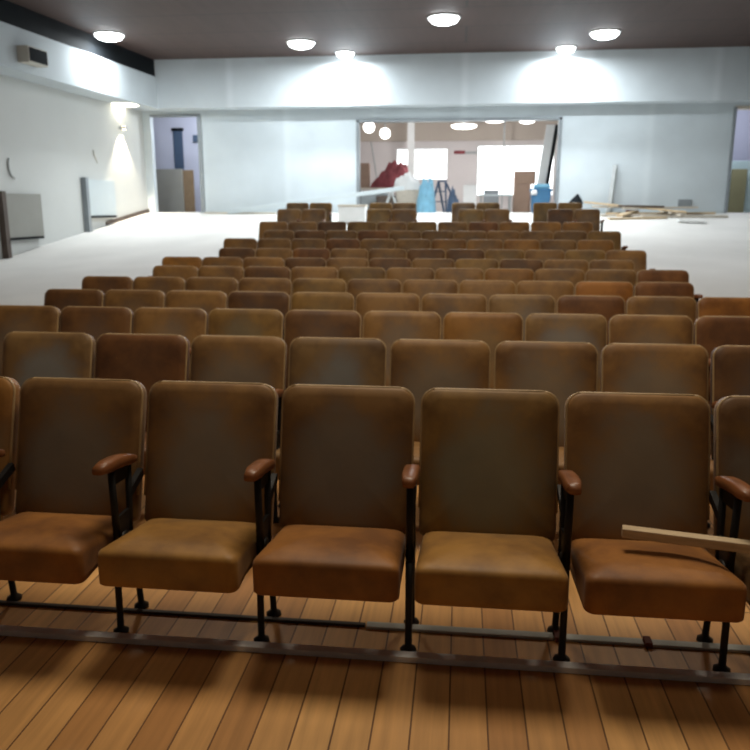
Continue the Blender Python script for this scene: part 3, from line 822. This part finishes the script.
# red and grey strip on the pier between the windows
a = atY(454, 154, YL-.03); c = atY(465, 150.5, YL-.03); c2 = atY(477, 154, YL-.03)
t = empty('wall_sign', (a.x, YL-.03, a.z))
mb = MB(); mb.box((0, 0, 0), (c.x-a.x, .03, c.z-a.z)); mb.build('panel', M['maroon'], t)
mb = MB(); mb.box((c.x-a.x, 0, 0), (c2.x-a.x, .03, (c.z-a.z)*.7)); mb.build('bar', M['grey_lath'], t)
tag(t, 'small red and grey strip on the pier between the lobby windows', 'sign')
# pipes in lobby
for px, nm, lab, m_ in ((411, 'post', 'white square post in the lobby crossing the left window\'s top', M['white']), (504, 'post', 'thin grey post in front of the large right lobby window', M['grey_lath'])):
    p = atY(px, 140, 26.2); mb = MB(); wv = .11 if px == 411 else .025
    mb.box((-wv, -wv, 0), (wv, wv, ZL-FZ)); tag(mb.build('lobby_post', m_, loc=(p.x, 26.2, FZ)), lab, 'post')

# ------------------------------------------------------------------ along the rear wall, in the hall
p = atY(576, 195, 20.6)
zz = hfl(p.x, 20.6)
t = empty('bucket', (p.x, 20.6, zz))
mb = MB(); mb.lathe([(.17, 0), (.2, .24), (.205, .25), (.19, .25)], seg=20); mb.build('pail', M['white'], t)
tag(t, 'white bucket below the rear wall right of the opening', 'bucket')
mb = MB(); mb.rings([[(.19*k*math.cos(a)+dx, .15*k*math.sin(a), z) for a in [2*PI*i/14 for i in range(14)]] for k, z, dx in ((.95, 0, 0), (1, .05, 0), (.7, .13, .02), (.4, .2, .03), (.08, .27, .04))])
tag(mb.build('bag', M['black'], loc=(p.x, 20.6, zz+.252)), 'black slumped bag on top of the white bucket', 'bag')
# lath leaning on the wall
z0 = hfl(4.0, 20.3)
a = atY(609, 205, 20.84); c = atY(615, 165, YW-.04)
a.z = hfl(a.x, 20.84)
mb = MB(); mb.bar((0, 0, .005), c-a, .12, .03); tag(mb.build('board', M['grey_lath'], loc=a), 'narrow grey board leaning upright against the rear wall above the timber', 'board')
slab('wall_vent', 678, 692, 199.5, 206.5, YW-.03, .03, M['steel'], 'grey vent grille low on the rear wall near the right doorway', 'vent')
# timber pile
planks = [((3.75, 20.62), (6.5, 20.72), 0, 'pine', 'long tan plank along the rear wall at the bottom of the timber pile'),
          ((3.55, 20.15), (5.3, 20.35), 0, 'pale', 'pale plank on the floor in the middle of the timber pile'),
          ((3.6, 19.45), (5.05, 19.75), 0, 'pine', 'pale plank on the floor nearest the seats in the timber pile'),
          ((4.5, 19.95), (6.6, 20.05), 0, 'pale', 'pale plank at the right tip of the timber pile'),
          ((3.9, 19.6), (4.5, 20.7), 1, 'pine', 'short tan plank lying crosswise over the floor planks of the timber pile'),
          ((5.5, 19.9), (5.2, 20.75), 1, 'pale', 'short pale crosswise plank at the right of the timber pile'),
          ((3.2, 20.80), (5.6, 20.0), 5, 'pine', 'tan plank slanting down to the right across the timber pile'),
          ((4.1, 20.3), (6.0, 20.55), 3, 'pale', 'pale plank lying high on the right of the timber pile'),
          ((4.0, 20.4), (5.1, 20.2), 4, 'darkbrown', 'dark brown plank on top of the timber pile'),
          ((3.4, 20.72), (4.9, 20.62), 3, 'pale', 'pale plank on the wall side high on the timber pile')]
for i, ((x0, y0), (x1, y1), lv, m, lab) in enumerate(planks):
    a = Vector((x0, y0, hfl(x0, y0)+.027+lv*.054)); c = Vector((x1, y1, hfl(x1, y1)+.027+min(lv, 4 if lv != 5 else 2)*.054))
    mb = MB(); mb.bar((0, 0, 0), c-a, .17, .05, .004); tag(mb.build('timber_plank', M[m], loc=a), lab, 'plank', 'timber on the floor by the rear wall')
a = Vector((5.15, 19.05, 0)); a.z = hfl(a.x, a.y)+.035; c = Vector((5.75, 18.95, 0)); c.z = hfl(c.x, c.y)+.035
mb = MB(); mb.bar((0, 0, 0), c-a, .3, .06, .006); tag(mb.build('offcut', M['white'], loc=a), 'white offcut lying alone on the floor in front of the timber pile', 'offcut')
p = floor_at(645, 214)
mb = MB(); mb.box((-.16, -.06, 0), (.16, .06, .09), .006); tag(mb.build('brick', M['redbrick'], loc=(atY(633, 205, 20.8).x, 20.85, hfl(4.6, 20.85))), 'red-brown brick by the rear wall behind the timber pile', 'brick')
# boards at the left of the opening
a = Vector((atY(206, 215, 20.75).x, 20.75, 0)); a.z = hfl(a.x, a.y)+.02; c = Vector((atY(276, 212, 20.7).x, 20.7, 0)); c.z = hfl(c.x, c.y)+.02
mb = MB(); mb.bar((0, 0, 0), c-a, .22, .04, .004); tag(mb.build('timber_plank', M['pale'], loc=a), 'pale board lying on the floor along the rear wall left of the opening', 'plank', 'boards left of the opening')
a = atY(228, 211, 20.55); a.z = hfl(a.x, a.y)+.06; c = atY(404, 188, 20.75)
mb = MB(); mb.bar((0, 0, .0), c-a, .04, .11, .004); tag(mb.build('timber_plank', M['bluegrey'], loc=a), 'long pale plank sloping up across the left corner of the opening', 'plank', 'boards left of the opening')
q = atY(392, 190, 20.9)
t = empty('trestle', (q.x, 20.72, hfl(q.x, 20.72)))
zt = (a+(c-a)*((q.x-a.x)/(c.x-a.x))).z-hfl(q.x, 20.72)-.058
for s in (-1, 1):
    mb = MB(); mb.bar((s*.02, -.1, zt-.03), (s*.22, -.18, 0), .04, .04); mb.build('leg', M['grey_lath'], t)
    mb = MB(); mb.bar((s*.02, .1, zt-.03), (s*.22, .18, 0), .04, .04); mb.build('leg', M['grey_lath'], t)
mb = MB(); mb.box((-.04, -.2, zt-.06), (.04, .2, zt-.002)); mb.build('beam', M['grey_lath'], t)
tag(t, 'low grey trestle carrying the upper end of the long sloping plank', 'trestle')
box_at('carton', 338, 365, 204.5, 18.6, .5, M['white'], 'white carton with beige lid standing behind the rearmost seats', 'carton', z0=hfl(-2.6, 18.8), flaps=M['pale'])

# ------------------------------------------------------------------ faint warm ambient fill added through the open front
wd = bpy.data.worlds.new('world'); S.world = wd; wd.use_nodes = True
bg = wd.node_tree.nodes['Background']; bg.inputs[0].default_value = (1, .86, .72, 1); bg.inputs[1].default_value = .035
S.cycles.use_denoising = True
